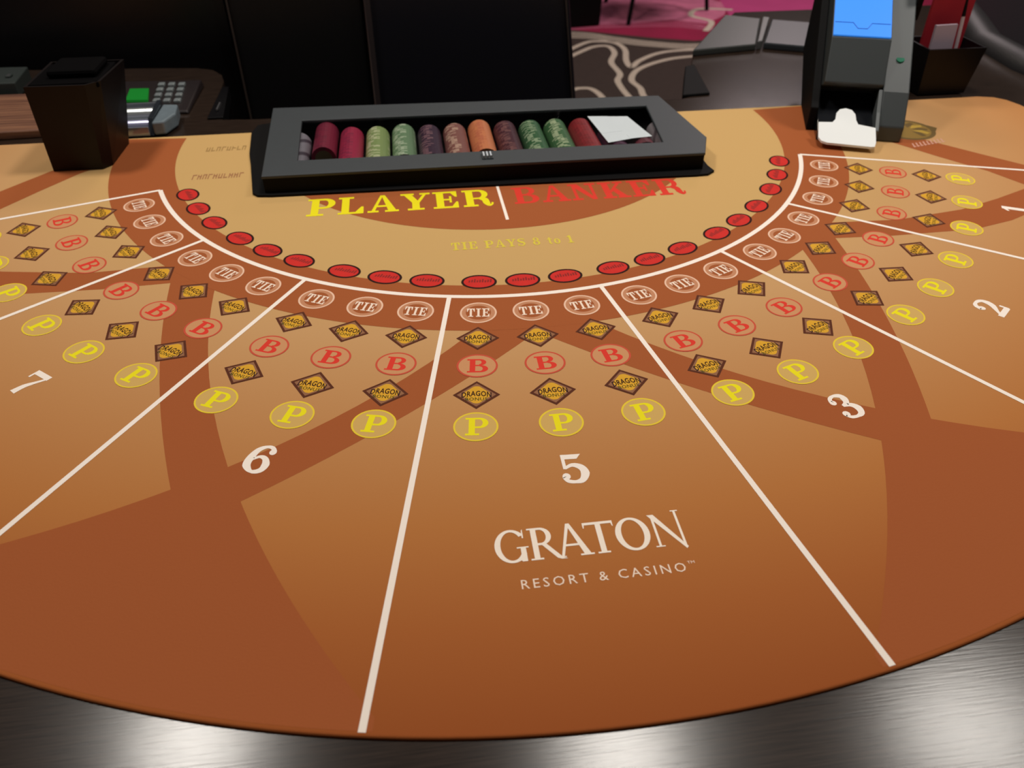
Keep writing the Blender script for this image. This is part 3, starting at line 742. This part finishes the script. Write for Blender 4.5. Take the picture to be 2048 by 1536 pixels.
plate = [(-.006, -.055), (.004, -.070), (.022, -.076), (.158, -.080), (.168, -.078), (.172, -.060), (.172, .002), (.118, .012), (.112, .03), (.110, .055), (.099, .073), (.080, .079), (.061, .073), (.050, .055), (.047, .028), (.038, .014), (-.006, .010)]
def pz(u): return .014 + (u+.08)*.40
mb = MB(); mb.hexa([(w, u, pz(u)) for w, u in plate], [(w, u, pz(u)+.007) for w, u in plate])
put_local('card_plate', mb.mesh('card_plate', world=False), shoe, mat('white plastic', (245, 248, 248), .4))['label'] = 'white finger plate with a centre tab'
def onramp(w, u, off): return (w, u-off*.52, .280+(u-.175)*.607+off*.85)
mb = MB(); mb.hexa([onramp(w, u, .000) for w, u in ((.000, .180), (.179, .180), (.179, .470), (.000, .470))], [onramp(w, u, .006) for w, u in ((.000, .180), (.179, .180), (.179, .470), (.000, .470))])
put_local('blue_panel', mb.mesh('blue_panel', world=False), shoe, mat('blue panel with added glow', (50, 120, 220), .3, emit=(58, 148, 255), estr=0.80))['label'] = 'bright blue panel with added glow'  # blue card panel with emission added to its colour
mb = MB()
for a, b in (((.003, .225), (.060, .225)), ((.060, .225), (.075, .205)), ((.075, .205), (.105, .205)), ((.105, .205), (.118, .225)), ((.118, .225), (.176, .225))):
    mb.tube([Vector(onramp(a[0], a[1], .0065)), Vector(onramp(b[0], b[1], .0065))], .0010, 5)
put_local('blue_panel_outline', mb.mesh('blue_panel_outline', world=False), shoe, mat('dark blue line', (30, 80, 160), .5))
mb = MB(); mb.tube([(.228, .190, .212), (.228, .186, .221)], .013, 16)
put_local('button', mb.mesh('button', world=False), shoe, mat('green button', (10, 100, 74), .4, emit=(0, 110, 74), estr=.1))['label'] = 'round green button'
mb = MB(); side_prism(mb, .266, .285, [(.36, .30), (.60, .30), (.60, .60), (.48, .56), (.34, .42)])
put_local('right_flank', mb.mesh('right_flank', world=False, bevel=.003), shoe, BLKM)

# ================================================================== PEN CUP (far right)
cup = thing('pen_holder', 'black open box holder at the felt edge right of the card shoe', 'holder', (1.76, .21, 0.0))
mb = MB()
bo, to = [(1.665,.150),(1.850,.150),(1.850,.30),(1.665,.30)], [(1.650,.140),(1.875,.140),(1.875,.32),(1.650,.32)]
bi, ti = [(1.672,.157),(1.843,.157),(1.843,.293),(1.672,.293)], [(1.658,.148),(1.867,.148),(1.867,.312),(1.658,.312)]
hz = .165
for i in range(4):
    j = (i+1) % 4
    mb.hexa([(*bo[i], 0), (*bo[j], 0), (*bi[j], 0), (*bi[i], 0)], [(*to[i], hz), (*to[j], hz), (*ti[j], hz), (*ti[i], hz)])
mb.prism(bo, 0, .01)
put('box_wall', mb.mesh('box_wall'), cup, BLK)
mb = MB(); mb.box(1.69, 1.855, .262, .275, .012, .36)
tag(origin_to_centre(put('red_folder', mb.mesh('red_folder', bevel=.003), None, mat('red card', (170, 28, 44), .6, noise=.1))), 'deep red folder standing in the black holder', 'folder')
mb = MB(); mb.hexa([(1.685,.185,.012),(1.775,.180,.012),(1.775,.190,.012),(1.685,.195,.012)], [(1.688,.20,.232),(1.768,.195,.235),(1.768,.205,.235),(1.688,.21,.232)])
tag(origin_to_centre(put('paper_pad', mb.mesh('paper_pad'), None, mat('lilac white paper', (176, 158, 172), .7))), 'pale lilac paper pad in front of the red folder in the holder', 'notepad')
mb = MB(); mb.tube([(1.80,.19,.015),(1.785,.205,.26)], .006, 10, 0); mb.tube([(1.785,.205,.26),(1.781,.209,.32)], [.0066, .004], 10, 1)
tag(origin_to_centre(put('pen', mb.mesh('pen'), None, [mat('pale pen', (206, 190, 196), .4), BLK])), 'pale pen with a black tip standing in the black holder', 'pen')

# ================================================================== LEFT: dark holder, terminal, clear tray, wooden box
binn = thing('card_discard_holder', 'tall black square holder standing at the left back corner of the felt', 'discard holder', (-1.27, -.05, 0.0))
bo = [(-1.348,-.146),(-1.200,-.150),(-1.178,-.120),(-1.172,.055),(-1.350,.060)]
to = [(-1.335,-.165),(-1.165,-.170),(-1.130,-.135),(-1.115,.075),(-1.335,.080)]
mb = MB(); bi, ti = inset(bo, .008), inset(to, .008); hz = .262; n = 5
for i in range(n):
    j = (i+1) % n
    mb.hexa([(*bo[i], .001), (*bo[j], .001), (*bi[j], .001), (*bi[i], .001)], [(*to[i], hz), (*to[j], hz), (*ti[j], hz), (*ti[i], hz)])
mb.prism(bo, .001, .012)
put('holder_wall', mb.mesh('holder_wall'), binn, mat('dark brown black acrylic', (14, 7, 7), .45, spec=.25))
BLKD = mat('soot black cap', (4, 3, 4), .8, spec=.05)
mb = MB(); mb.box(-1.330,-1.135,-.145,.055,.246,.262); put('holder_cap', mb.mesh('holder_cap', bevel=.004), binn, BLKD)
mb = MB(); mb.box(-1.29,-1.15,-.10,.04,.262,.285); put('cap_handle', mb.mesh('cap_handle', bevel=.01), binn, BLKD)

term = thing('keypad_terminal', 'black keypad terminal with a green display on the left table wing', 'terminal', (-1.18, .49, 0.0))
mb = MB(); mb.hexa([(-1.33,.36,-.005),(-1.03,.33,-.005),(-1.03,.64,-.005),(-1.33,.66,-.005)], [(-1.325,.365,.006),(-1.035,.335,.006),(-1.035,.635,.022),(-1.325,.655,.022)])
put('terminal_body', mb.mesh('terminal_body', bevel=.005), term, mat('terminal brown black', (36, 29, 30), .4))
def tz(y): return .006+(y-.34)*.055
mb = MB(); mb.prism([(-1.270,.435),(-1.190,.428),(-1.215,.560),(-1.285,.566)], tz(.5)-.003, tz(.5)+.006)
put('green_display', mb.mesh('green_display'), term, mat('green lit display', (20, 110, 40), .3, emit=(30, 140, 44), estr=.38))['label'] = 'lit green display'
for i in range(3):
    for j in range(4):
        x = -1.160+.038*i+ -.004*j; y = .430+.052*j-.004*i
        mb = MB(); mb.box(x-.012, x+.012, y-.015, y+.015, tz(y)-.002, tz(y)+.010)
        put('key', mb.mesh('key', bevel=.003), term, mat('silver key', (150, 158, 160), .25, metal=.4) if (i, j) == (0, 0) else bpy.data.materials['silver key'])

tray = thing('acrylic_card_tray', 'shiny clear and silver card tray in front of the keypad terminal', 'card tray', (-1.19, .18, 0.0))
mb = MB(); mb.box(-1.285,-1.118,.122,.300,.0,.010); mb.box(-1.285,-1.118,.118,.124,.0,.030); mb.box(-1.285,-1.118,.296,.302,.0,.052)
put('tray_base', mb.mesh('tray_base', bevel=.001), tray, CLEARISH)
for x in (-1.300, -1.120):
    mb = MB(); mb.hexa([(x,.118,0),(x+.016,.118,0),(x+.016,.304,0),(x,.304,0)], [(x,.150,.050),(x+.016,.150,.050),(x+.016,.300,.060),(x,.300,.060)])
    put('tray_divider', mb.mesh('tray_divider', bevel=.002), tray, mat('dark clear end', (40, 44, 50), .15))
mb = MB(); mb.tube([(-1.282,.16,.024),(-1.120,.16,.024)], .016, 16); put('roller', mb.mesh('roller'), tray, mat('pale lilac roller', (170, 170, 200), .25, metal=.3))
mb = MB(); mb.tube([(-1.282,.24,.032),(-1.120,.24,.032)], .022, 16); put('roller', mb.mesh('roller'), tray, mat('silver roller', (190, 195, 195), .2, metal=.6))
mb = MB(); mb.prism([(-1.103,.118),(-1.065,.122),(-1.040,.200),(-1.050,.290),(-1.103,.300)], 0, .045); put('end_block', mb.mesh('end_block', bevel=.006), tray, mat('frosted end', (110, 122, 130), .3, noise=.2, nscale=120))
mb = MB(); mb.prism([(-1.345,.16),(-1.302,.12),(-1.302,.300),(-1.340,.29)], 0, .045); put('end_block', mb.mesh('end_block', bevel=.006), tray, mat('frosted end dark', (60, 66, 72), .3, noise=.2, nscale=120))

WOOD = bpy.data.materials.new('brown wood with painted sheen'); WOOD.use_nodes = True
nt = WOOD.node_tree; p = nt.nodes['Principled BSDF']; tc = nt.nodes.new('ShaderNodeTexCoord'); mp = nt.nodes.new('ShaderNodeMapping'); mp.inputs['Scale'].default_value = (3, 60, 60)
nn = nt.nodes.new('ShaderNodeTexNoise'); nn.inputs['Scale'].default_value = 3; rp = nt.nodes.new('ShaderNodeValToRGB')
rp.color_ramp.elements[0].position = .35; rp.color_ramp.elements[0].color = lin((96, 62, 48)); rp.color_ramp.elements[1].position = .65; rp.color_ramp.elements[1].color = lin((136, 94, 70))  # lighter streaks are reflections on the wood, put into its colour
nt.links.new(tc.outputs['Object'], mp.inputs[0]); nt.links.new(mp.outputs[0], nn.inputs['Vector']); nt.links.new(nn.outputs['Fac'], rp.inputs[0]); nt.links.new(rp.outputs[0], p.inputs['Base Color'])
mb = MB(); mb.prism([(-2.10,.14),(-1.465,.165),(-1.60,.555),(-2.20,.57)], -.005, .022)
tag(origin_to_centre(put('wooden_tray', mb.mesh('wooden_tray', bevel=.004), None, WOOD)), 'flat brown wooden board with painted reflection streaks behind the felt, left of the tall black holder', 'tray')
mb = MB(); mb.prism([(-2.05,.60),(-1.70,.60),(-1.72,.80),(-2.05,.82)], -.005, .05)
mb.box(-1.755,-1.735,.66,.69,.05,.058,1)
tag(origin_to_centre(put('card_box', mb.mesh('card_box', bevel=.004), None, [mat('grey green box', (46, 52, 50), .5), STEEL])), 'dark grey green box behind the wooden board at the far left', 'box')

# ================================================================== RIGHT BACK: flat grey tray
gt = thing('grey_shelf_tray', 'flat slate grey two-part tray on the right back table wing', 'tray', (1.35, .9, 0.0))
mb = MB(); mb.prism([(0.979, 0.755),(1.278, 0.801),(1.458, 1.208),(1.314, 1.3)], -.0055, .022)
put('tray_plate', mb.mesh('tray_plate', bevel=.006), gt, mat('grey satin plate', (58, 60, 58), .38))
mb = MB(); mb.prism([(1.319, 0.817),(1.55, 0.704),(1.715, 1.084),(1.504, 1.187)], -.0055, .022)
put('tray_plate', mb.mesh('tray_plate', bevel=.006), gt, mat('dark slate plate', (42, 46, 50), .38))
mb = MB(); mb.prism([(1.286, 0.809),(1.312, 0.819),(1.494, 1.192),(1.468, 1.208)], -.0055, .030)
put('centre_rib', mb.mesh('centre_rib', bevel=.003), gt, mat('pale grey rib', (84, 84, 84), .4))

# ================================================================== TALL BLACK PANELS BEHIND
def panel(name, label, x0, x1, y, z1, mats_, lean=0.0, edge=None, depth=.16):
    t = thing(name, label, 'display', ((x0+x1)/2, y+depth/2, FZ))
    mb = MB(); mb.hexa([(x0, y, FZ), (x1, y, FZ), (x1, y+depth, FZ), (x0, y+depth, FZ)], [(x0, y, z1), (x1-lean, y, z1), (x1-lean, y+depth, z1), (x0, y+depth, z1)])
    put('cabinet_body', mb.mesh('cabinet_body', bevel=.01), t, mats_)
    if edge:
        for (xa, xb, m) in edge:
            mb = MB(); mb.hexa([(xa, y-.012, FZ+.02), (xb, y-.012, FZ+.02), (xb, y, FZ+.02), (xa, y, FZ+.02)], [(xa-(lean if xa > .3 else 0), y-.012, z1-.02), (xb-(lean if xa > .3 else 0), y-.012, z1-.02), (xb-(lean if xa > .3 else 0), y, z1-.02), (xa-(lean if xa > .3 else 0), y, z1-.02)])
            put('edge_strip', mb.mesh('edge_strip'), t, m)
    return t
P1 = mat('gloss black panel', (10, 9, 11), .3)
P2 = mat('black blue panel', (18, 17, 24), .4)
STRIP = mat('thin brown edge', (58, 48, 44), .4); STRIP2 = mat('dark trim', (48, 40, 40), .4)
cab = panel('display_cabinet', 'wide black cabinet behind the left table wing', -3.4, -.965, 1.06, .75, P1)
panel('display_cabinet', 'black cabinet with a thin edge line behind the left end of the chip rack', -.955, -.400, 1.02, .75, mat('deep black panel', (6, 5, 6), .45), edge=[(-.955, -.949, STRIP)])
panel('display_cabinet', 'blue black glossy panel rising behind the middle of the chip rack', -.390, .675, 1.00, .75, P2, lean=.255, edge=[(-.390, -.368, STRIP2), (.655, .661, STRIP)])

# ================================================================== FAR FURNITURE
def stool(name, label, cx, cy, feet, m):
    t = thing(name, label, 'stool', (cx, cy, FZ))
    for fx, fy in feet:
        mb = MB(); mb.tube([(fx, fy, FZ), (cx+(fx-cx)*.7, cy+(fy-cy)*.7, FZ+1.05)], .026, 8); put('leg', mb.mesh('leg'), t, m)
    mb = MB(); mb.tube([(cx, cy, FZ+1.05), (cx, cy, FZ+1.10), (cx, cy, FZ+1.2), (cx, cy, FZ+1.23)], [.38, .42, .42, .36], 24); put('seat', mb.mesh('seat'), t, BLKV)
    r = .42; mb = MB(); mb.tube([(cx+r*cos(a*pi/12), cy+r*sin(a*pi/12), FZ+.35) for a in range(25)], .02, 8); put('foot_ring', mb.mesh('foot_ring'), t, m)
    return t
stool('bar_stool', 'black legged bar stool standing on the magenta carpet behind the table', 2.98, 7.6, [(2.42, 7.08), (3.57, 7.62), (2.40, 8.2), (3.5, 8.3)], BLKM)
b = thing('waste_bin', 'dark square bin standing on the carpet beside the tall black panel', 'bin', (1.95, 7.5, FZ))
mb = MB(); mb.hexa([(1.55,7.02,FZ),(2.08,7.10,FZ),(2.1,7.8,FZ),(1.55,7.8,FZ)], [(1.5,6.98,FZ+1.1),(2.12,7.06,FZ+1.1),(2.15,7.85,FZ+1.1),(1.5,7.85,FZ+1.1)])
put('bin_body', mb.mesh('bin_body', bevel=.02), b, BLKM)
mb = MB(); mb.box(1.6, 2.02, 7.1, 7.7, FZ+1.1, FZ+1.16); put('bin_lid', mb.mesh('bin_lid', bevel=.02), b, BLK)
mc = thing('slot_machine', 'grey machine with violet lit strips beyond the right end of the table', 'gaming machine', (5.6, 4.6, FZ))
mb = MB(); mb.prism([(5.0,3.6),(6.6,3.2),(7.0,4.8),(5.3,5.2)], FZ, FZ+1.35); put('machine_cabinet', mb.mesh('machine_cabinet', bevel=.03), mc, GREY)
for k in range(3):
    mb = MB(); mb.prism([(5.15+.3*k,3.52-.07*k),(5.28+.3*k,3.49-.07*k),(5.42+.3*k,4.9-.07*k),(5.30+.3*k,4.95-.07*k)], FZ+1.35, FZ+1.37); put('lit_strip', mb.mesh('lit_strip'), mc, mat('violet strip', (110, 90, 150), .4, emit=(110, 90, 160), estr=.25))
